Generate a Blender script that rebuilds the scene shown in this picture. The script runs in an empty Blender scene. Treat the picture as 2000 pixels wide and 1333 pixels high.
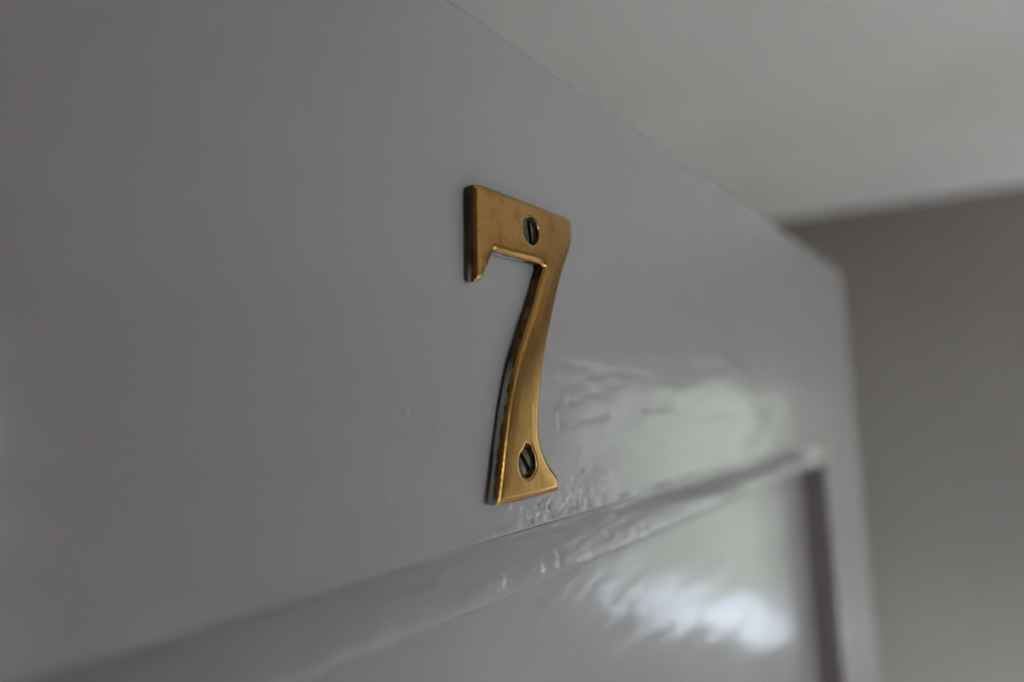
import bpy, bmesh, math
import numpy as np
from mathutils import Vector, Matrix, geometry

scn = bpy.context.scene
# ------------------------------------------------------------------ camera
F, CX, CY = 1333.0, 1000.0, 666.5                 # pixels of a 2000 x 1333 frame (24 mm lens)
RW = np.array([[0.8101994570961032, 0.0943410790859121, 0.5785124030805957],
               [0.5843745421866147, -0.05315257010533137, -0.8097414394332196],
               [-0.045642460115164596, 0.9941199953165129, -0.09819470834282312]])
ZC = 1.88                                          # eye height
CAM = np.array([0.10018, 0.0, ZC])
cam_d = bpy.data.cameras.new('camera')
cam = bpy.data.objects.new('camera', cam_d)
scn.collection.objects.link(cam)
M = Matrix([list(r) for r in RW]).to_4x4()
M.translation = Vector(CAM)
cam.matrix_world = M
cam_d.sensor_width = 36.0
cam_d.lens = F / 2000.0 * 36.0
cam_d.clip_start = 0.005
cam_d.clip_end = 100
cam_d.dof.use_dof = True
cam_d.dof.focus_distance = 0.172
cam_d.dof.aperture_fstop = 3.6
scn.camera = cam

# ------------------------------------------------------------------ light and exposure
scn.view_settings.view_transform = 'Standard'
scn.view_settings.look = 'None'
scn.view_settings.gamma = 1.0
scn.view_settings.use_curve_mapping = False
scn.view_settings.exposure = 1.66
SKY = 13.0
world = bpy.data.worlds.new('overcast_sky')
scn.world = world
world.use_nodes = True
wn = world.node_tree
wn.nodes['Background'].inputs['Color'].default_value = (0.90, 0.935, 1.0, 1)
wn.nodes['Background'].inputs['Strength'].default_value = SKY
scn.cycles.use_denoising = True
scn.cycles.max_bounces = 10
scn.cycles.diffuse_bounces = 8
scn.cycles.caustics_reflective = False
scn.cycles.caustics_refractive = False
scn.cycles.sample_clamp_indirect = 6.0

# room axes: the door stands open a little past square to the walls
TH = math.radians(11.2)
E1 = np.array([math.cos(TH), math.sin(TH)])
E2 = np.array([-math.sin(TH), math.cos(TH)])
O0 = np.array([0.0, -0.30])
ROOM = Matrix.Translation((0, -0.30, 0)) @ Matrix.Rotation(TH, 4, 'Z')
FAR, RIGHT, LEFT, CEIL = 2.38, 2.7, -1.0, 2.39
WX0, WX1, WZ0, WZ1 = 1.02, 2.12, 1.00, 1.97        # window in the far wall
V0, V1, VZ0, VZ1 = 0.10, 0.48, 0.30, 2.05           # unseen window added in the right wall to light the door
U0, U1, UZ0, UZ1 = 1.20, 2.65, 0.10, 1.22           # unseen window added beside the doorway to brighten ceiling and far wall

portal = bpy.data.lights.new('window_portal', 'AREA')
portal.shape = 'RECTANGLE'
portal.size, portal.size_y = WX1 - WX0, WZ1 - WZ0
portal.cycles.is_portal = True
portal2 = portal.copy()
portal2.size, portal2.size_y = VZ1 - VZ0, V1 - V0
p2 = bpy.data.objects.new('window_portal', portal2)
scn.collection.objects.link(p2)
p2.matrix_world = ROOM @ Matrix.Translation((RIGHT + 0.12, (V0 + V1) / 2, (VZ0 + VZ1) / 2)) @ Matrix.Rotation(math.radians(90), 4, 'Y')  # portal for the added right-wall window
portal3 = portal.copy()
portal3.size, portal3.size_y = U1 - U0, UZ1 - UZ0
p3 = bpy.data.objects.new('window_portal', portal3)
scn.collection.objects.link(p3)
p3.matrix_world = ROOM @ Matrix.Translation(((U0 + U1) / 2, -.13, (UZ0 + UZ1) / 2)) @ Matrix.Rotation(math.radians(90), 4, 'X')  # portal for the added front-wall window
po = bpy.data.objects.new('window_portal', portal)
scn.collection.objects.link(po)
po.matrix_world = ROOM @ Matrix.Translation(((WX0 + WX1) / 2, FAR + 0.2, (WZ0 + WZ1) / 2)) @ Matrix.Rotation(math.radians(-90), 4, 'X')


# ------------------------------------------------------------------ helpers
def ray(px, py):
    return RW @ np.array([px - CX, CY - py, -F])


def on_door(px, py, X=0.0):
    """(y, z) on the door face of a point seen at a pixel"""
    d = ray(px, py)
    t = (X - CAM[0]) / d[0]
    p = CAM + d * t
    return p[1], p[2]


def link(name, me, mat=None, parent=None, **props):
    o = bpy.data.objects.new(name, me)
    scn.collection.objects.link(o)
    if mat is not None:
        for m in (mat if isinstance(mat, (list, tuple)) else [mat]):
            me.materials.append(m)
    if parent is not None:
        o.parent = parent
    for k, v in props.items():
        o[k] = v
    return o


def empty(name, loc=(0, 0, 0), **props):
    o = bpy.data.objects.new(name, None)
    o.empty_display_size = 0.05
    scn.collection.objects.link(o)
    o.location = loc
    for k, v in props.items():
        o[k] = v
    return o


def boxes(name, bs, mat, parent=None, mtx=None, bevel=0.0, **props):
    bm = bmesh.new()
    for (x0, x1, y0, y1, z0, z1) in bs:
        r = bmesh.ops.create_cube(bm, size=1.0)
        for v in r['verts']:
            v.co = Vector(((x0 + x1) / 2 + v.co.x * (x1 - x0), (y0 + y1) / 2 + v.co.y * (y1 - y0), (z0 + z1) / 2 + v.co.z * (z1 - z0)))
    if bevel:
        bmesh.ops.bevel(bm, geom=bm.edges[:], offset=bevel, segments=3, affect='EDGES', profile=0.6)
    if mtx is not None:
        bm.transform(mtx)
    me = bpy.data.meshes.new(name)
    bm.to_mesh(me)
    bm.free()
    return link(name, me, mat, parent, **props)


class NT:
    def __init__(s, name):
        s.m = bpy.data.materials.new(name)
        s.m.use_nodes = True
        s.t = s.m.node_tree
        s.b = s.t.nodes['Principled BSDF']

    def n(s, typ, **kw):
        nd = s.t.nodes.new(typ)
        for k, v in kw.items():
            if k.startswith('i_'):
                nd.inputs[k[2:].replace('_', ' ')].default_value = v
            else:
                setattr(nd, k, v)
        return nd

    def l(s, a, b):
        s.t.links.new(a, b)

    def noise(s, vec, scale, stretch=(1, 1, 1), detail=4, rough=0.55, loc=(0, 0, 0), dist=0.0):
        mp = s.n('ShaderNodeMapping')
        mp.inputs['Scale'].default_value = stretch
        mp.inputs['Location'].default_value = loc
        s.l(vec, mp.inputs['Vector'])
        nz = s.n('ShaderNodeTexNoise')
        nz.inputs['Scale'].default_value = scale
        nz.inputs['Detail'].default_value = detail
        nz.inputs['Roughness'].default_value = rough
        nz.inputs['Distortion'].default_value = dist
        s.l(mp.outputs[0], nz.inputs['Vector'])
        return nz.outputs['Fac']

    def ramp(s, fac, stops):
        r = s.n('ShaderNodeValToRGB')
        els = r.color_ramp.elements
        while len(els) > len(stops):
            els.remove(els[-1])
        while len(els) < len(stops):
            els.new(1.0)
        for e, (p, c) in zip(els, stops):
            e.position = p
            e.color = c if len(c) == 4 else (*c, 1)
        s.l(fac, r.inputs['Fac'])
        return r.outputs['Color']

    def math(s, op, a, b=None, clamp=False):
        m = s.n('ShaderNodeMath', operation=op)
        m.use_clamp = clamp
        for i, v in enumerate((a, b)):
            if v is None:
                continue
            if isinstance(v, (int, float)):
                m.inputs[i].default_value = v
            else:
                s.l(v, m.inputs[i])
        return m.outputs[0]

    def mix(s, fac, a, b):
        m = s.n('ShaderNodeMix', data_type='RGBA')
        for k, v in ((0, fac), (6, a), (7, b)):
            if isinstance(v, (int, float)):
                m.inputs[k].default_value = v
            elif isinstance(v, tuple):
                m.inputs[k].default_value = v if len(v) == 4 else (*v, 1)
            else:
                s.l(v, m.inputs[k])
        return m.outputs[2]

    def bump(s, height, dist, strength=1.0, prev=None):
        b = s.n('ShaderNodeBump')
        b.inputs['Distance'].default_value = dist
        b.inputs['Strength'].default_value = strength
        s.l(height, b.inputs['Height'])
        if prev is not None:
            s.l(prev, b.inputs['Normal'])
        return b.outputs[0]


# ------------------------------------------------------------------ materials
def paint_material():
    t = NT('gloss_paint')
    g = t.n('ShaderNodeNewGeometry').outputs['Position']
    # brush marks run along the rail, in patches
    s1 = t.noise(g, 55, (1, 0.16, 1), 3, 0.5, dist=0.15)
    s2 = t.noise(g, 420, (1, 0.10, 1), 2, 0.5, loc=(3, 1, 2))
    blot = t.noise(g, 120, (1, 0.6, 1), 3, 0.5, loc=(7, 0, 0))
    patch = t.noise(g, 16, (1, 0.7, 1), 2, 0.5, loc=(1, 5, 3))
    pm = t.math('MULTIPLY', t.math('SUBTRACT', patch, 0.40), 4.0, True)
    n = t.bump(s1, 0.0007)
    n = t.bump(blot, 0.00016, prev=n)
    n = t.bump(t.math('MULTIPLY', s2, pm), 0.00013, prev=n)
    # stray nibs of grit under the paint
    vo = t.n('ShaderNodeTexVoronoi')
    vo.inputs['Scale'].default_value = 95
    t.l(g, vo.inputs['Vector'])
    keep = t.math('GREATER_THAN', t.noise(g, 30, loc=(2, 9, 4), detail=1), 0.60)
    nib = t.math('MULTIPLY', t.math('SUBTRACT', 1.0, t.math('MULTIPLY', vo.outputs['Distance'], 9.0), True), keep)
    n = t.bump(nib, 0.0002, prev=n)
    t.l(n, t.b.inputs['Normal'])
    col = t.ramp(t.noise(g, 5, detail=3), [(0.3, (0.352, 0.320, 0.315)), (0.7, (0.372, 0.338, 0.333))])
    fleck = t.math('MULTIPLY', t.math('GREATER_THAN', nib, 0.62), 0.6)
    col = t.mix(fleck, col, (0.16, 0.14, 0.13))
    t.l(col, t.b.inputs['Base Color'])
    t.b.inputs['Roughness'].default_value = 0.165
    t.b.inputs['IOR'].default_value = 1.33
    return t.m


def dirty_shaded_paint_material():
    """the same paint with brown dirt and painted crevice shade along the quirk above the moulding"""
    t = NT('gloss_paint_with_dirty_shaded_quirk')
    g = t.n('ShaderNodeNewGeometry').outputs['Position']
    s1 = t.noise(g, 60, (1, 0.25, 1), 3, 0.5, dist=0.6)
    s2 = t.noise(g, 380, (1, 0.14, 1), 3, 0.6)
    n = t.bump(s1, 0.0018)
    n = t.bump(s2, 0.0002, prev=n)
    t.l(n, t.b.inputs['Normal'])
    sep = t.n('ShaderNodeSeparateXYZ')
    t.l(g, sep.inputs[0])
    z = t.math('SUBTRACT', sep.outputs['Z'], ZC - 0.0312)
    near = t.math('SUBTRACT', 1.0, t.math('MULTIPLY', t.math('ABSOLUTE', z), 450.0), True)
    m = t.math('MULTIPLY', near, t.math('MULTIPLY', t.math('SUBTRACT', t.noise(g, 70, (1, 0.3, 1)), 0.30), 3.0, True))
    col = t.mix(t.math('MULTIPLY', m, 0.75), (0.354, 0.324, 0.318), (0.10, 0.062, 0.045))  # brown band: dirt, plus the crevice's shade put into the colour
    t.l(col, t.b.inputs['Base Color'])
    t.b.inputs['Roughness'].default_value = 0.165
    t.b.inputs['IOR'].default_value = 1.33
    return t.m


def matte(name, col, rough=0.85, var=0.03, scale=3.0, bump=0.0):
    t = NT(name)
    g = t.n('ShaderNodeNewGeometry').outputs['Position']
    nz = t.noise(g, scale, detail=4)
    lo = tuple(c * (1 - var) for c in col)
    hi = tuple(min(1, c * (1 + var)) for c in col)
    t.l(t.ramp(nz, [(0.3, lo), (0.7, hi)]), t.b.inputs['Base Color'])
    t.b.inputs['Roughness'].default_value = rough
    t.b.inputs['Specular IOR Level'].default_value = 0.25
    if bump:
        t.l(t.bump(t.noise(g, 160, detail=4), bump), t.b.inputs['Normal'])
    return t.m


def brass_face_material():
    t = NT('worn_brushed_brass')
    g = t.n('ShaderNodeNewGeometry').outputs['Position']
    base = t.ramp(t.noise(g, 70, (1, 1, 0.5), 3), [(0.3, (0.39, 0.205, 0.055)), (0.7, (0.47, 0.26, 0.078))])
    # tarnish: brown bloom near the top bar, small dark pits
    sep = t.n('ShaderNodeSeparateXYZ')
    t.l(g, sep.inputs[0])
    up = t.math('MULTIPLY', t.math('SUBTRACT', sep.outputs['Z'], ZC + 0.030), 40.0, True)
    bloom = t.math('MULTIPLY', t.math('SUBTRACT', t.noise(g, 260, (1, 1, 1), 5, 0.65, loc=(4, 2, 1)), 0.50), 7.0, True)
    base = t.mix(t.math('MULTIPLY', bloom, t.math('ADD', 0.10, t.math('MULTIPLY', up, 0.45))), base, (0.17, 0.09, 0.035))
    pits = t.math('GREATER_THAN', t.noise(g, 620, detail=2, loc=(9, 1, 0)), 0.735)
    base = t.mix(t.math('MULTIPLY', pits, 0.8), base, (0.07, 0.04, 0.02))
    t.l(base, t.b.inputs['Base Color'])
    t.b.inputs['Metallic'].default_value = 1.0
    rg = t.math('ADD', 0.19, t.math('MULTIPLY', t.noise(g, 300, (1, 1, 0.2), 4), 0.12))
    t.l(rg, t.b.inputs['Roughness'])
    n = t.bump(t.noise(g, 2600, (1, 1, 0.05), 2), 0.00002)
    n = t.bump(t.noise(g, 130, (1, 1, 0.6), 2), 0.00012, prev=n)
    t.l(n, t.b.inputs['Normal'])
    return t.m


def brass_side_material():
    t = NT('tarnished_brass_edge_with_paint')
    g = t.n('ShaderNodeNewGeometry').outputs['Position']
    sep = t.n('ShaderNodeSeparateXYZ')
    t.l(g, sep.inputs[0])
    brown = t.ramp(t.noise(g, 500, (1, 1, 0.3), 5, 0.65), [(0.35, (0.055, 0.030, 0.014)), (0.72, (0.26, 0.15, 0.06))])
    z = sep.outputs['Z']
    low = t.math('MULTIPLY', t.math('SUBTRACT', ZC + 0.013, z), 130.0, True)                 # lower half of the stem
    ser = t.math('MULTIPLY', t.math('MULTIPLY', t.math('SUBTRACT', ZC + 0.0345, z), 300.0, True),
                 t.math('LESS_THAN', sep.outputs['Y'], 0.1265))
    ser = t.math('MULTIPLY', ser, t.math('GREATER_THAN', z, ZC + 0.02))
    und = t.math('MULTIPLY', t.math('LESS_THAN', t.math('ABSOLUTE', t.math('SUBTRACT', z, ZC + 0.0381)), 0.0016),
                 t.math('LESS_THAN', t.math('ABSOLUTE', t.math('SUBTRACT', sep.outputs['Y'], 0.1375)), 0.0075))
    zone = t.math('MAXIMUM', t.math('MAXIMUM', low, ser), und)
    mid = t.math('SUBTRACT', 1.0, t.math('MULTIPLY', t.math('ABSOLUTE', t.math('SUBTRACT', sep.outputs['X'], 0.00125)), 1000.0), True)
    smear = t.math('MULTIPLY', t.math('SUBTRACT', t.math('ADD', t.noise(g, 330, (1, 1, 0.35), 4, 0.6, loc=(1, 1, 1)), t.math('MULTIPLY', mid, 0.35)), 0.54), 9.0, True)
    fac = t.math('MULTIPLY', zone, smear)
    t.l(t.mix(fac, brown, (0.50, 0.49, 0.49)), t.b.inputs['Base Color'])
    t.l(t.math('SUBTRACT', 0.75, t.math('MULTIPLY', fac, 0.75), True), t.b.inputs['Metallic'])
    t.b.inputs['Roughness'].default_value = 0.45
    t.l(t.bump(t.noise(g, 700, (1, 1, 0.5), 4), 0.00012), t.b.inputs['Normal'])
    return t.m


def simple_metal(name, lo, hi, rough, metallic=1.0):
    t = NT(name)
    g = t.n('ShaderNodeNewGeometry').outputs['Position']
    t.l(t.ramp(t.noise(g, 650, detail=4), [(0.35, lo), (0.7, hi)]), t.b.inputs['Base Color'])
    t.b.inputs['Metallic'].default_value = metallic
    t.b.inputs['Roughness'].default_value = rough
    t.l(t.bump(t.noise(g, 1500, detail=3), 0.00004), t.b.inputs['Normal'])
    return t.m


M_PAINT = paint_material()
M_QUIRK = dirty_shaded_paint_material()
M_BRASS = brass_face_material()
M_EDGE = brass_side_material()
M_HOLE = simple_metal('dark_countersink', (0.03, 0.02, 0.012), (0.09, 0.055, 0.025), 0.5, 0.8)
M_SCREW = simple_metal('dull_dark_steel', (0.085, 0.068, 0.055), (0.17, 0.145, 0.125), 0.34)
M_SLOT = simple_metal('shaded_screw_slot', (0.02, 0.017, 0.014), (0.05, 0.04, 0.03), 0.6, 0.6)  # shade inside the slot put into a near-black colour
M_WALL = matte('warm_grey_wall_paint', (0.250, 0.220, 0.195), bump=0.0006)
M_CEIL = matte('white_ceiling_paint', (0.93, 0.905, 0.895), bump=0.0004)
M_FLOOR = matte('cream_carpet', (0.80, 0.76, 0.71), 0.95, 0.06, 60, 0.003)
M_TRIM = matte('white_window_paint', (0.55, 0.55, 0.56), 0.6)
M_GROUND = matte('pale_stone_paving', (0.34, 0.35, 0.405), 0.9, 0.08, 1.5)
M_LEAF = matte('hedge_green', (0.122, 0.130, 0.103), 0.8, 0.35, 9)
tg = NT('window_glass')
tg.t.nodes.remove(tg.b)
out = tg.t.nodes['Material Output']
mx = tg.n('ShaderNodeMixShader')
fr = tg.n('ShaderNodeFresnel')
fr.inputs['IOR'].default_value = 1.45
tr = tg.n('ShaderNodeBsdfTransparent')
tr.inputs['Color'].default_value = (0.93, 0.96, 0.94, 1)
gl = tg.n('ShaderNodeBsdfGlossy')
gl.inputs['Roughness'].default_value = 0.02
tg.l(fr.outputs[0], mx.inputs[0])
tg.l(tr.outputs[0], mx.inputs[1])
tg.l(gl.outputs[0], mx.inputs[2])
tg.l(mx.outputs[0], out.inputs['Surface'])
M_GLASS = tg.m

# ------------------------------------------------------------------ room shell (room axes)
S = dict(kind='structure')
T = 0.14
CB = -1.25                                         # corridor depth behind the doorway
boxes('ceiling', [(LEFT - T, RIGHT + T, -T, FAR + T + .12, CEIL, CEIL + .1), (LEFT - T, 1.12, CB - T, -T, CEIL, CEIL + .1)], M_CEIL, mtx=ROOM, **S)
boxes('floor', [(LEFT - T, RIGHT + T, -T, FAR + T + .12, -.1, 0), (LEFT - T, 1.12, CB - T, -T, -.1, 0)], M_FLOOR, mtx=ROOM, **S)
FT = FAR + 0.26
boxes('wall_far', [(LEFT - T, WX0, FAR, FT, 0, CEIL), (WX1, RIGHT + T, FAR, FT, 0, CEIL),
                   (WX0, WX1, FAR, FT, 0, WZ0), (WX0, WX1, FAR, FT, WZ1, CEIL)], M_WALL, mtx=ROOM, **S)
boxes('wall_right', [(RIGHT, RIGHT + T, -T, V0, 0, CEIL), (RIGHT, RIGHT + T, V1, FAR, 0, CEIL),
                     (RIGHT, RIGHT + T, V0, V1, 0, VZ0), (RIGHT, RIGHT + T, V0, V1, VZ1, CEIL)], M_WALL, mtx=ROOM, **S)
boxes('shade_stub', [(0.99, 1.09, 0.0, 0.33, 0, CEIL)], M_WALL, mtx=ROOM, **S)  # unseen stub added to block window light from the door's hinge side
boxes('wall_left', [(LEFT - T, LEFT, CB, FAR, 0, CEIL)], M_WALL, mtx=ROOM, **S)
D0, D1 = -0.01, 0.945
boxes('wall_front', [(LEFT, D0 - .03, -T, 0, 0, CEIL), (D1 + .03, U0, -T, 0, 0, CEIL), (U1, RIGHT, -T, 0, 0, CEIL), (U0, U1, -T, 0, 0, UZ0), (U0, U1, -T, 0, UZ1, CEIL), (D0 - .03, D1 + .03, -T, 0, 2.03, CEIL)], M_WALL, mtx=ROOM, **S)
boxes('wall_corridor', [(LEFT, 1.12, CB - T, CB, 0, CEIL), (1.02, 1.12, CB, -T, 0, CEIL)], M_WALL, mtx=ROOM, **S)
boxes('trim_1', [(D0 - .03, D0, -T - .01, -.055, 0, 2.03), (D1, D1 + .03, -T - .01, .0, 0, 2.03), (D0, D1, -T - .01, .0, 2.0, 2.03)], M_TRIM, mtx=ROOM, **S)
boxes('baseboard_far', [(LEFT, RIGHT, FAR - .018, FAR, 0, .12)], M_TRIM, mtx=ROOM, **S)
boxes('baseboard_right', [(RIGHT - .018, RIGHT, 0, FAR - .018, 0, .12)], M_TRIM, mtx=ROOM, **S)

wf = boxes('window_1', [(WX0, WX0 + .055, FAR + .13, FAR + .19, WZ0, WZ1), (WX1 - .055, WX1, FAR + .13, FAR + .19, WZ0, WZ1),
                        (WX0 + .055, WX1 - .055, FAR + .13, FAR + .19, WZ0, WZ0 + .06), (WX0 + .055, WX1 - .055, FAR + .13, FAR + .19, WZ1 - .055, WZ1)],
           M_TRIM, mtx=ROOM, **S)
boxes('pane', [(WX0 + .055, WX1 - .055, FAR + .158, FAR + .162, WZ0 + .06, WZ1 - .055)], M_GLASS, wf, ROOM)
boxes('window_sill', [(WX0 - .04, WX1 + .04, FAR - .05, FAR, WZ0 - .03, WZ0 - .001)], M_TRIM, wf, ROOM, bevel=.006)
w2 = boxes('fill_window_right', [(RIGHT + .05, RIGHT + .1, V0, V0 + .05, VZ0, VZ1), (RIGHT + .05, RIGHT + .1, V1 - .05, V1, VZ0, VZ1),
                        (RIGHT + .05, RIGHT + .1, V0 + .05, V1 - .05, VZ0, VZ0 + .05), (RIGHT + .05, RIGHT + .1, V0 + .05, V1 - .05, VZ1 - .05, VZ1)],
           M_TRIM, mtx=ROOM, **S)
boxes('pane', [(RIGHT + .073, RIGHT + .077, V0 + .05, V1 - .05, VZ0 + .05, VZ1 - .05)], M_GLASS, w2, ROOM)
w3 = boxes('fill_window_front', [(U0, U0 + .05, -.11, -.06, UZ0, UZ1), (U1 - .05, U1, -.11, -.06, UZ0, UZ1),
                        (U0 + .05, U1 - .05, -.11, -.06, UZ0, UZ0 + .05), (U0 + .05, U1 - .05, -.11, -.06, UZ1 - .05, UZ1)],
           M_TRIM, mtx=ROOM, **S)
boxes('pane', [(U0 + .05, U1 - .05, -.087, -.083, UZ0 + .05, UZ1 - .05)], M_GLASS, w3, ROOM)
# outside
boxes('ground', [(-12, 16, -12, 22, -.4, -.3)], M_GROUND, mtx=ROOM, **S)
rng = np.random.default_rng(4)
nx, nz = 140, 34
xs = np.linspace(-7, 13, nx)
zs = np.linspace(-.3, 3.1, nz)
vs, fs = [], []
for j, zz in enumerate(zs):
    for i, xx in enumerate(xs):
        vs.append((xx, 7.2 + rng.normal(0, .07) + .5 * max(0, zz - 2.7), zz + (rng.normal(0, .05) if j else 0)))
for j, zz in enumerate(zs[::-1]):
    for i, xx in enumerate(xs):
        vs.append((xx, 8.6 + rng.normal(0, .07), zz + .001))
for j in range(2 * nz - 1):
    for i in range(nx - 1):
        a = j * nx + i
        fs.append((a, a + 1, a + nx + 1, a + nx))
me = bpy.data.meshes.new('garden_hedge')
me.from_pydata(vs, [], fs)
me.transform(ROOM)
link('garden_hedge', me, M_LEAF, kind='stuff', label='green hedge outside the window, mirrored softly in the glossy door paint', category='hedge')


# ------------------------------------------------------------------ the door
def hills(Y, Z, feats):
    h = np.zeros_like(Y)
    for (y, z, ry, rz, a) in feats:
        h += a * np.exp(-((Y - y) / ry) ** 2 - ((Z - z) / rz) ** 2)
    return h


def vnoise(Y, Z, fy, fz, seed):
    """smooth value noise"""
    r = np.random.default_rng(seed)
    G = r.random((512, 512))
    a, b = Y * fy + 40, Z * fz + 40
    ia, ib = np.floor(a).astype(int), np.floor(b).astype(int)
    u, v = a - ia, b - ib
    u, v = u * u * (3 - 2 * u), v * v * (3 - 2 * v)
    g = lambda p, q: G[p % 512, q % 512]
    return (g(ia, ib) * (1 - u) + g(ia + 1, ib) * u) * (1 - v) + (g(ia, ib + 1) * (1 - u) + g(ia + 1, ib + 1) * u) * v - .5


def grid_slab(name, ys, zs, height, back, parent, mat):
    """a board with a modelled front face height(Y, Z) and plain sides and back"""
    ny, nz = len(ys), len(zs)
    Y, Z = np.meshgrid(ys, zs)
    X = height(Y, Z)
    co = np.stack([X, Y, Z], -1).reshape(-1, 3)
    # rim of back vertices
    idx = np.arange(ny * nz).reshape(nz, ny)
    f = np.stack([idx[:-1, :-1], idx[:-1, 1:], idx[1:, 1:], idx[1:, :-1]], -1).reshape(-1, 4)
    loop = np.concatenate([idx[0, :], idx[1:, -1], idx[-1, -2::-1], idx[-2:0:-1, 0]])
    bco = co[loop].copy()
    bco[:, 0] = back
    n0 = len(co)
    bi = n0 + np.arange(len(loop))
    nl = np.roll(loop, -1)
    bn = np.roll(bi, -1)
    sides = np.stack([loop, bi, bn, nl], -1)
    co = np.concatenate([co, bco])
    me = bpy.data.meshes.new(name)
    faces = np.concatenate([f, sides])
    me.vertices.add(len(co))
    me.vertices.foreach_set('co', co.ravel())
    nf = len(faces)
    me.loops.add(nf * 4 + len(bi))
    me.loops.foreach_set('vertex_index', np.concatenate([faces.ravel(), bi[::-1]]))
    me.polygons.add(nf + 1)
    me.polygons.foreach_set('loop_start', np.concatenate([np.arange(nf) * 4, [nf * 4]]))
    me.update(calc_edges=True)
    me.validate()
    me.shade_smooth()
    me.set_sharp_from_angle(angle=math.radians(50))
    return link(name, me, mat, parent)


def spaced(*segs):
    out = []
    for (a, b, s) in segs:
        out.append(np.linspace(a, b, max(2, int(round((b - a) / s)) + 1)))
    return np.unique(np.round(np.concatenate(out), 6))


Y_H, Y_F = -0.30, 0.6137                          # hinge edge, free edge
Z_T = ZC + 0.0995                                  # top of the door
Z_R = ZC - 0.0305                                  # bottom of the top rail face
Y_S = 0.4875                                       # inner edge of the far stile
Y_S0 = Y_H + (Y_F - Y_S)
XB = -0.044
XP = -0.0155                                       # panel face

door = empty('door_1', (0, Y_H, 0), kind='structure')
INV = Matrix.Translation((0, -Y_H, 0))


def adopt(o):
    o.parent = door
    o.matrix_parent_inverse = Matrix.Translation((0, -Y_H, 0))
    return o


P = on_door
feats = []
for (px, py, rx, rz, a) in [  # nibs, runs and dents in the paint (place, size in mm, height in mm)
        (588, 121, .5, .5, .10), (370, 255, .7, .9, -.10), (736, 268, .4, .5, -.08), (180, 470, .8, 1.1, .10), (330, 622, .9, 1.0, .08),
        (767, 967, .45, .45, -.16), (545, 985, .6, .7, .10), (485, 1103, .35, 1.1, .22), (775, 818, .9, .5, .16), (820, 822, .7, .4, .12),
        (800, 812, .5, .6, -.08), (710, 365, .4, .4, .06), (1108, 370, .3, .4, -.08), (930, 350, .3, .5, .06), (720, 590, .7, .5, .06),
        (1085, 810, .5, 1.2, .16), (1092, 838, .5, .7, -.12), (1148, 850, .35, .5, -.10), (1112, 875, .35, .45, -.12), (1138, 921, .4, .4, -.16),
        (1163, 940, .4, .45, -.16), (1208, 795, 1.0, .5, -.12), (1250, 845, .8, .8, .10), (1170, 768, 3.5, .45, -.06), (1120, 785, 3.5, .4, -.08),
        (1235, 778, 1.5, .4, -.06), (1150, 745, 4, .5, .08), (1235, 715, 2.5, .7, .06), (1300, 742, 2, .5, .06), (1540, 660, 3.5, 2.2, .12),
        (1510, 695, 3.0, 1.2, .12), (1475, 700, 1.5, 1.0, .06), (1600, 800, 2.2, 6, .16), (1460, 640, 4, 1, .05),
        (996, 990, .30, .9, .22), (1015, 1000, .25, 1.6, .20), (1028, 1010, .25, 1.2, .18), (1040, 1018, .3, .9, -.28), (1052, 985, .5, .6, -.22),
        (1074, 992, .45, .8, -.30), (1060, 1008, .4, .6, .26), (1035, 1030, .35, .5, .30), (1010, 1022, .25, .7, .24), (1088, 1008, .8, .4, .26),
        (1003, 1038, .5, .5, .26), (985, 1040, .9, .45, .32), (975, 1047, .6, .4, .22), (1120, 996, .9, .3, .22), (1070, 1020, .4, .4, .2),
        (833, 1085, .5, .55, .28), (790, 1100, .9, .5, .18), (770, 1108, .5, .5, .14), (700, 1135, .8, .8, -.14), (650, 1145, .9, .9, .14),
        (1030, 655, .5, 4, .03), (600, 840, 1.2, .5, .07), (430, 700, 1.2, .9, .07), (560, 430, 1.4, .7, .05), (700, 700, 1.8, .6, .05), (860, 640, 1.4, .5, .04)]:
    y, z = P(px, py)
    feats.append((y, z, rx / 1000, rz / 1000, a * (1.1 if a > 0 else 2.6) / 1000))


def edge_round(d, r):
    q = np.clip(r - d, 0, r)
    return -(r - np.sqrt(np.maximum(r * r - q * q, 0)))


def face_x(Y, Z):
    x = hills(Y, Z, feats)
    x += .00022 * vnoise(Y, Z, 60, 160, 1) + .00030 * vnoise(Y, Z, 25, 70, 2) + .00007 * vnoise(Y, Z, 220, 700, 3)
    # orange-peel and grit where the paint gathered under the number
    near = np.exp(-((Y - .165) / .035) ** 2) * np.exp(-((Z - Z_R - .004) / .006) ** 2)
    x += near * (.00022 * vnoise(Y, Z, 520, 900, 7) + .00014 * vnoise(Y, Z, 1100, 1000, 8))
    # thick paint lip along the lower arris, lumpy
    d = Z - Z_R
    lip = np.exp(-((d - .0012) / .0009) ** 2)
    band = .35 + vnoise(Y, Z * 0, 260, 1, 5) * 1.6 + vnoise(Y, Z * 0, 900, 1, 6)
    x += lip * .00032 * np.clip(band, 0, 2)
    return x


def rail_x(Y, Z):
    x = face_x(Y, Z)
    x += edge_round(Z_T - Z, .0005)
    x += edge_round(Z - Z_R, .0008)
    return x


def stile_x(Y, Z):
    x = face_x(Y, Z)
    d = np.minimum(Z_T - Z, Y_F - Y)
    rr = .0035
    cd = np.where((Z_T - Z < .012) & (Y_F - Y < .012), .012 - np.hypot(.012 - (Z_T - Z), .012 - (Y_F - Y)), 1)
    x += np.where(Y > Y_S + .02, edge_round(Y_F - Y, .0035), 0) + edge_round(Z_T - Z, .0005)
    x += np.where(Z < Z_R - .010, edge_round(Y - Y_S, .0012), 0)
    return x


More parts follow.
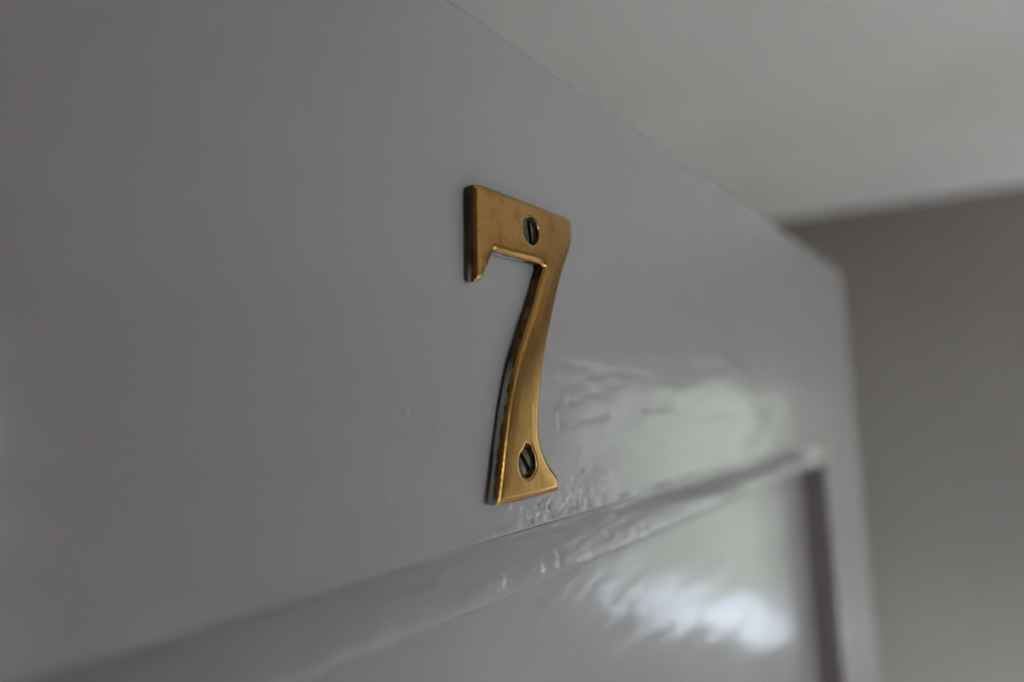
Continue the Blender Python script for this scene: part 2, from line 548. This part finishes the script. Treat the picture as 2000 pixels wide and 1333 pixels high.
top_rail = adopt(grid_slab('top_rail', spaced((Y_S0, 0.02, .01), (0.02, .25, .0005), (.25, Y_S, .0013)),
                           spaced((Z_R, Z_R + .012, .0003), (Z_R + .012, Z_T - .004, .0006), (Z_T - .004, Z_T, .0004)), rail_x, XB, None, M_PAINT))
stile = adopt(grid_slab('stile', spaced((Y_S, Y_S + .003, .0004), (Y_S + .003, Y_F - .006, .002), (Y_F - .006, Y_F, .0004)),
                        spaced((.012, 1.5, .04), (1.5, Z_R - .03, .004), (Z_R - .03, Z_T - .004, .0012), (Z_T - .004, Z_T, .0004)), stile_x, XB, None, M_PAINT))
# rounded top corner of the free edge
me = stile.data
co = np.empty(len(me.vertices) * 3)
me.vertices.foreach_get('co', co)
co = co.reshape(-1, 3)
a, b = Y_F - co[:, 1], Z_T - co[:, 2]
R = .010
m = (a < R) & (b < R)
k = np.hypot(R - a[m], R - b[m])
mxk = np.maximum(R - a[m], R - b[m])
sc = np.where(k > 1e-9, mxk / np.maximum(k, 1e-9), 1)
co[m, 1] = Y_F - R + (R - a[m]) * sc
co[m, 2] = Z_T - R + (R - b[m]) * sc
me.vertices.foreach_set('co', co.ravel())
me.update()
adopt(boxes('stile', [(XB, 0, Y_H, Y_S0, .012, Z_T)], M_PAINT))
adopt(boxes('lock_rail', [(XB, 0, Y_S0, Y_S, .80, 1.00)], M_PAINT))
adopt(boxes('bottom_rail', [(XB, 0, Y_S0, Y_S, .012, .22)], M_PAINT))


def panel_feats():
    out = []
    for (px, py, rx, rz, a) in [(1055, 1220, .4, 1.0, .22), (1120, 1275, 2.2, .35, .20), (1190, 1200, 3.0, .5, .14), (1060, 1165, 1.5, 1.0, -.16),
                                (1100, 1180, 2.0, .6, .16), (1170, 1235, 3, .35, .18), (1220, 1090, 1.2, .35, .14), (1150, 1125, 1.6, .4, .12),
                                (890, 1237, .4, .3, -.1), (1110, 1222, 2.5, .35, -.16), (1240, 1180, 3, .4, .16), (1080, 1250, 1.8, .5, -.12), (1300, 1150, 3, .8, .08)]:
        y, z = P(px, py, XP)
        out.append((y, z, rx / 1000, rz / 1000, a / 1000))
    return out


pf = panel_feats()


def panel_x(Y, Z):
    x = XP + hills(Y, Z, pf)
    # curved sweeps of the brush where the strokes were laid off from the corner
    s = (Z - ZC) * 1.0 + 2.2 * (Y - .20) ** 2 - .25 * (Y - .2)
    am = np.exp(-((Y - .19) / .055) ** 2) * np.exp(-((Z - ZC + .075) / .02) ** 2)
    x += am * .00010 * vnoise(Y, s, 35, 560, 11) * 1.6
    x += .00012 * vnoise(Y, Z, 25, 60, 12) + .00006 * vnoise(Y, Z, 70, 150, 13)
    return x


adopt(grid_slab('panel', spaced((Y_S0 - .006, 0.03, .01), (0.03, .28, .0007), (.28, Y_S + .006, .002)),
                spaced((.99, 1.70, .03), (1.70, Z_R - .008, .0007)), panel_x, XP - .010, None, M_PAINT))
adopt(boxes('panel', [(XP - .010, XP, Y_S0 - .006, Y_S + .006, .21, .81)], M_PAINT))

# moulding under the top rail: hollow, then a flat nose, then back to the panel
prof = np.array([(-.0006, -.0305), (-.0020, -.0307), (-.0032, -.0312), (-.0037, -.0320), (-.0036, -.0330), (-.0031, -.0346), (-.0025, -.0364),
                 (-.0018, -.0384), (-.0013, -.0402), (-.0011, -.0420), (-.0012, -.0436), (-.0017, -.0450), (-.0028, -.0461), (-.0050, -.0466), (-.0155, -.0468)])
tt = np.linspace(0, len(prof) - 1, 60)
px_ = np.interp(tt, np.arange(len(prof)), prof[:, 0])
pz_ = np.interp(tt, np.arange(len(prof)), prof[:, 1])
ker = np.array([.25, .5, .25])
for _ in range(4):
    px_[1:-1] = np.convolve(px_, ker, 'same')[1:-1]
    pz_[1:-1] = np.convolve(pz_, ker, 'same')[1:-1]
ys = spaced((Y_S0, 0.02, .01), (.02, .26, .0005), (.26, Y_S, .0013))
YY, TT = np.meshgrid(ys, tt)
w = np.clip(np.sin(np.pi * TT / tt[-1]), 0, 1)
mf = []
for (ppx, ppy, rx, rz, a) in [(935, 1135, .7, 1.0, .35), (952, 1122, .9, .5, .22), (948, 1146, .5, .4, .2), (970, 1128, .4, .9, -.2), (1098, 1118, .5, .4, .10),
                              (1010, 1066, .3, .3, -.15), (1180, 1050, 1.5, .8, .12), (1230, 1040, 1.2, .8, .12), (1060, 1105, 1.0, .4, .08)]:
    y, z = P(ppx, ppy, -.0045)
    mf.append((y, z, rx / 1000, rz / 1000, a / 1000))
rg_ = np.random.default_rng(12)
for _ in range(130):
    yy_ = .132 + .10 * rg_.beta(1.6, 2.2)
    zz_ = ZC - .0425 + rg_.normal(0, .0016) + (yy_ - .17) * .02
    mf.append((yy_, zz_, rg_.uniform(.0004, .0013), rg_.uniform(.00015, .0005), rg_.uniform(-.00008, .00015)))
PX = np.repeat(px_[:, None], len(ys), 1)
PZ = np.repeat(pz_[:, None], len(ys), 1) + ZC
wob = .0006 * vnoise(YY, TT * 0, 30, 1, 21) + .00025 * vnoise(YY, TT * 0, 160, 1, 22)
rib = .00022 * vnoise(YY, TT, 420, .35, 23) + .0003 * vnoise(YY, TT, 90, .3, 24)
nose = np.exp(-((TT - 9.0) / 2.2) ** 2)
fade = np.clip((Y_S - YY) / .05, 0, 1) * .75 + .25
PX = np.where(TT < 16, PX * fade * np.clip(1 + (.16 - YY) * 5, 1, 1.55), PX)
PX = PX + w * (rib * (.35 + nose)) + hills(YY, PZ, mf)
PZ = PZ + w * wob
nt, nyy = PX.shape
co = np.stack([PX, YY, PZ], -1).reshape(-1, 3)
idx = np.arange(nt * nyy).reshape(nt, nyy)
f = np.stack([idx[:-1, :-1], idx[1:, :-1], idx[1:, 1:], idx[:-1, 1:]], -1).reshape(-1, 4)
b0 = len(co)
back = np.array([(-.030, ys[0], ZC - .0305), (-.030, ys[-1], ZC - .0305), (-.030, ys[0], ZC - .0472), (-.030, ys[-1], ZC - .0472)])
co = np.concatenate([co, back])
me = bpy.data.meshes.new('moulding')
faces = f.tolist()
faces.append([b0, b0 + 1] + idx[0, ::-1].tolist())
faces.append([b0 + 3, b0 + 2] + idx[-1, :].tolist())
faces.append([b0 + 1, b0, b0 + 2, b0 + 3])
faces.append([b0 + 2, b0] + idx[:, 0].tolist())
faces.append([b0 + 1, b0 + 3] + idx[::-1, -1].tolist())
me.from_pydata(co.tolist(), [], faces)
me.update()
me.shade_smooth()
me.set_sharp_from_angle(angle=math.radians(60))
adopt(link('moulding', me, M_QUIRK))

# ------------------------------------------------------------------ the brass number
XT = 0.0030
# outline as runs between corners; every run is smoothed, every corner kept
runs = [
    [(926.5, 360.4), (941, 362.3), (966, 371), (991.8, 381.6), (1042.4, 400.9), (1082.9, 417), (1104, 425.0), (1110, 428.5), (1113.3, 434), (1115.0, 445), (1115.3, 458),
     (1114.6, 473), (1110, 492), (1101.5, 518), (1093, 548.7), (1085.5, 579), (1079.2, 608.6), (1071, 648), (1065.2, 680), (1060, 713), (1056.5, 745),
     (1053.8, 776), (1051.8, 800), (1050.9, 822), (1051.0, 843), (1054, 865), (1062, 889), (1072, 909.5), (1082.5, 924), (1088, 934.8), (1090.5, 946), (1089.3, 958)],
    [(1089.3, 958), (1074, 963), (1049.8, 970), (1029.6, 975), (1005.3, 981), (985, 985), (966.8, 987.8)],
    [(966.8, 987.8), (970.5, 960), (974, 931.7), (978, 891), (982, 856.8), (986, 826), (990.5, 790), (996, 763), (1003, 727), (1012, 689.6), (1021, 660.8),
     (1028.3, 635.6), (1036.5, 612), (1043.7, 587), (1051.5, 556), (1060.8, 524.5)],
    [(1060.8, 521.0), (1054.6, 515.5), (1028, 507.6), (999.9, 500.8), (979.6, 495), (967.0, 490.5), (962.5, 492.5), (959.5, 498), (953, 516), (947, 530.5), (941, 542.6), (936.5, 547.7), (927.3, 550.3)],
    [(927.3, 550.3), (926.6, 500), (925.6, 440), (925.2, 400), (925.2, 366)],
]


def smooth_run(pts, step=.00045):
    pts = [np.array(p) for p in pts]
    pp = [2 * pts[0] - pts[1]] + pts + [2 * pts[-1] - pts[-2]]
    out = []
    for i in range(1, len(pp) - 2):
        p0, p1, p2, p3 = pp[i - 1:i + 3]
        n = max(1, int(round(np.linalg.norm(p2 - p1) / step)))
        for k in range(n):
            t = k / n
            out.append(.5 * (2 * p1 + (p2 - p0) * t + (2 * p0 - 5 * p1 + 4 * p2 - p3) * t * t + (3 * p1 - p0 - 3 * p2 + p3) * t ** 3))
    out.append(pts[-1])
    return out


outline = []
for r in runs:
    s = smooth_run([P(px, py, XT) for px, py in r])
    if outline and np.linalg.norm(outline[-1] - s[0]) < 1e-6:
        s = s[1:]
    outline += s
if np.linalg.norm(outline[-1] - outline[0]) < 1e-6:
    outline.pop()
outline = np.array(outline)
ar = .5 * np.sum(outline[:, 0] * np.roll(outline[:, 1], -1) - np.roll(outline[:, 0], -1) * outline[:, 1])
if ar < 0:
    outline = outline[::-1]
s_up = np.array(P(1034.0, 452.5, XT))
s_lo = np.array(P(1026.3, 905.0, XT))
HR = .0037


def circle(c, r, n=56):
    return np.array([(c[0] + r * math.cos(2 * math.pi * i / n), c[1] + r * math.sin(2 * math.pi * i / n)) for i in range(n)])


hole_up = circle(s_up, HR)
# the lower countersink has slipped: a worn notch above the head
hl = []
for i in range(72):
    an = 2 * math.pi * i / 72
    r = HR + .0011 * math.exp(-((an - math.pi / 2 + .16) / .40) ** 4)
    hl.append((s_lo[0] + r * math.cos(an), s_lo[1] + r * math.sin(an)))
hole_lo = np.array(hl)


def seg_dist(pts, poly):
    a = poly
    b = np.roll(poly, -1, 0)
    d = b - a
    L = (d ** 2).sum(1)
    best = np.full(len(pts), 1e9)
    for i in range(len(a)):
        t = np.clip(((pts - a[i]) @ d[i]) / L[i], 0, 1)
        q = a[i] + t[:, None] * d[i]
        best = np.minimum(best, np.hypot(*(pts - q).T))
    return best


def inside(pts, poly):
    x, y = pts[:, 0], pts[:, 1]
    r = np.zeros(len(pts), bool)
    a = poly
    b = np.roll(poly, -1, 0)
    for (x0, y0), (x1, y1) in zip(a, b):
        c = ((y0 > y) != (y1 > y)) & (x < (x1 - x0) * (y - y0) / (y1 - y0 + 1e-18) + x0)
        r ^= c
    return r


g = np.stack(np.meshgrid(np.arange(.120, .172, .00038), np.arange(ZC - .024, ZC + .056, .00038)), -1).reshape(-1, 2)
g[:, 0] += (np.round((g[:, 1] - ZC) / .00038).astype(int) % 2) * .00019
ok = inside(g, outline) & (seg_dist(g, outline) > .00028)
for h in (hole_up, hole_lo):
    ok &= ~inside(g, h) & (seg_dist(g, h) > .00025)
g = g[ok]
loops = [outline, hole_up, hole_lo]
allp = np.concatenate(loops + [g])
cons = []
st = 0
for L in loops:
    n = len(L)
    cons += [(st + i, st + (i + 1) % n) for i in range(n)]
    st += n
SCL = 1000.0
off = np.array([.146, ZC])
r = geometry.delaunay_2d_cdt([Vector(((p - off) * SCL).tolist()) for p in allp], cons, [], 0, 1e-5)
v2 = np.array([list(v) for v in r[0]]) / SCL + off
tris = np.array([f for f in r[2] if len(f) == 3])
cen = v2[tris].mean(1)
ok = inside(cen, outline) & ~inside(cen, hole_up) & ~inside(cen, hole_lo)
tris = tris[ok]
d_out = seg_dist(v2, outline)
d_h = np.minimum(seg_dist(v2, hole_up), seg_dist(v2, hole_lo))
q = np.clip(1 - d_out / .0017, 0, 1)
qh = np.clip(1 - d_h / .0006, 0, 1)
xf = XT - .00055 * q ** 2 - .0002 * np.clip(1 - d_out / .0004, 0, 1) ** 2 - .00018 * qh ** 2
xf = xf + .00012 * np.clip(d_out / .004, 0, 1)
bm = bmesh.new()
fv = [bm.verts.new((x, p[0], p[1])) for x, p in zip(xf, v2)]
for tr_ in tris:
    a, b, c = (v2[i] for i in tr_)
    cr = (b[0] - a[0]) * (c[1] - a[1]) - (b[1] - a[1]) * (c[0] - a[0])
    ids = tr_ if cr > 0 else tr_[::-1]
    bm.faces.new([fv[i] for i in ids]).material_index = 0


def nearest(p):
    return int(np.argmin(((v2 - p) ** 2).sum(1)))


def wall_ring(L, x1, shrink_c=None, shrink=1.0, mi=1):
    top = [fv[nearest(p)] for p in L]
    bot = []
    for p in L:
        q_ = p if shrink_c is None else shrink_c + (p - shrink_c) * shrink
        bot.append(bm.verts.new((x1, q_[0], q_[1])))
    n = len(L)
    for i in range(n):
        j = (i + 1) % n
        if top[i] is top[j]:
            continue
        bm.faces.new([top[i], bot[i], bot[j], top[j]]).material_index = mi
    return bot


rim = wall_ring(outline, 0.0)
h1 = wall_ring(hole_up, 0.0002, s_up, .62, 2)
h2 = wall_ring(hole_lo, 0.0002, s_lo, .62, 2)
for h in (h1, h2):
    fc = bm.faces.new(h)
    fc.material_index = 2
fc = bm.faces.new(rim)
fc.material_index = 1
loose = [v for v in bm.verts if not v.link_faces]
bmesh.ops.delete(bm, geom=loose, context='VERTS')
bmesh.ops.recalc_face_normals(bm, faces=bm.faces[:])
me = bpy.data.meshes.new('numeral')
bm.to_mesh(me)
bm.free()
me.shade_smooth()
me.set_sharp_from_angle(angle=math.radians(38))
BASE = Vector((0.0006, s_up[0] * .5 + s_lo[0] * .5, ZC + .015))
num = empty('door_number', BASE, label='worn brass number 7 screwed to the grey painted door', category='door number')
o = link('numeral', me, [M_BRASS, M_EDGE, M_HOLE])
me.transform(Matrix.Translation((0, -BASE.y, -BASE.z)))
o.parent = num


def screw(c, ang, depth, label, shift=0.0):
    """slotted countersunk head: two half-moons either side of a sunk slot, on a cone"""
    Rr, sd, n = .00352, .0007, 40
    bm = bmesh.new()

    def half(sign):
        sw = .00078 - sign * shift
        a0 = math.asin(sw / Rr)
        rim_ = [(Rr * math.cos(t), Rr * math.sin(t)) for t in np.linspace(a0, math.pi - a0, n)]
        chord = [(x, sw) for x in np.linspace(-Rr * math.cos(a0), Rr * math.cos(a0), 12)[1:-1]]
        ring = [(x, y * sign) for x, y in rim_ + chord]
        rings = []
        for (s_, x) in ((1.0, -sd), (1.0, -.00022), (.985, -.00008), (.95, 0.0)):
            rings.append([bm.verts.new((x, 0 + (u if abs(abs(v_) - sw) < 1e-7 else u * s_), sign * max(sw + (1 - s_) * .0012 * 0, abs(v_) * (s_ if abs(abs(v_) - sw) > 1e-7 else 1)))) for u, v_ in ring])
        for ra, rb in zip(rings[:-1], rings[1:]):
            for i in range(len(ring)):
                j = (i + 1) % len(ring)
                f_ = bm.faces.new([ra[i], ra[j], rb[j], rb[i]])
                if i >= n - 1:
                    f_.material_index = 1
        cc = bm.verts.new((.00014, 0, sign * Rr * .42))
        for i in range(len(ring)):
            bm.faces.new([rings[-1][i], rings[-1][(i + 1) % len(ring)], cc])
    half(1)
    half(-1)
    top = [bm.verts.new((-sd, Rr * math.cos(t), Rr * math.sin(t))) for t in np.linspace(0, 2 * math.pi, 48, endpoint=False)]
    bot = [bm.verts.new((-.0021, .6 * Rr * math.cos(t), .6 * Rr * math.sin(t))) for t in np.linspace(0, 2 * math.pi, 48, endpoint=False)]
    fc_ = bm.faces.new(top)
    fc_.material_index = 1
    for i in range(48):
        bm.faces.new([top[i], bot[i], bot[(i + 1) % 48], top[(i + 1) % 48]]).material_index = 1
    bm.faces.new(bot[::-1])
    bmesh.ops.recalc_face_normals(bm, faces=bm.faces[:])
    bm.transform(Matrix.Rotation(ang, 4, 'X'))
    m_ = bpy.data.meshes.new('screw')
    bm.to_mesh(m_)
    bm.free()
    m_.shade_smooth()
    m_.set_sharp_from_angle(angle=math.radians(35))
    s_ = link('screw', m_, [M_SCREW, M_SLOT], num, label=label)
    s_.location = Vector((XT + depth, c[0], c[1])) - BASE
    return s_


screw(s_up, math.radians(97), -.00022, 'dark slotted screw, slot upright', .00035)
screw(s_lo, math.radians(-52), -.00022, 'dark slotted screw, slot slanting')
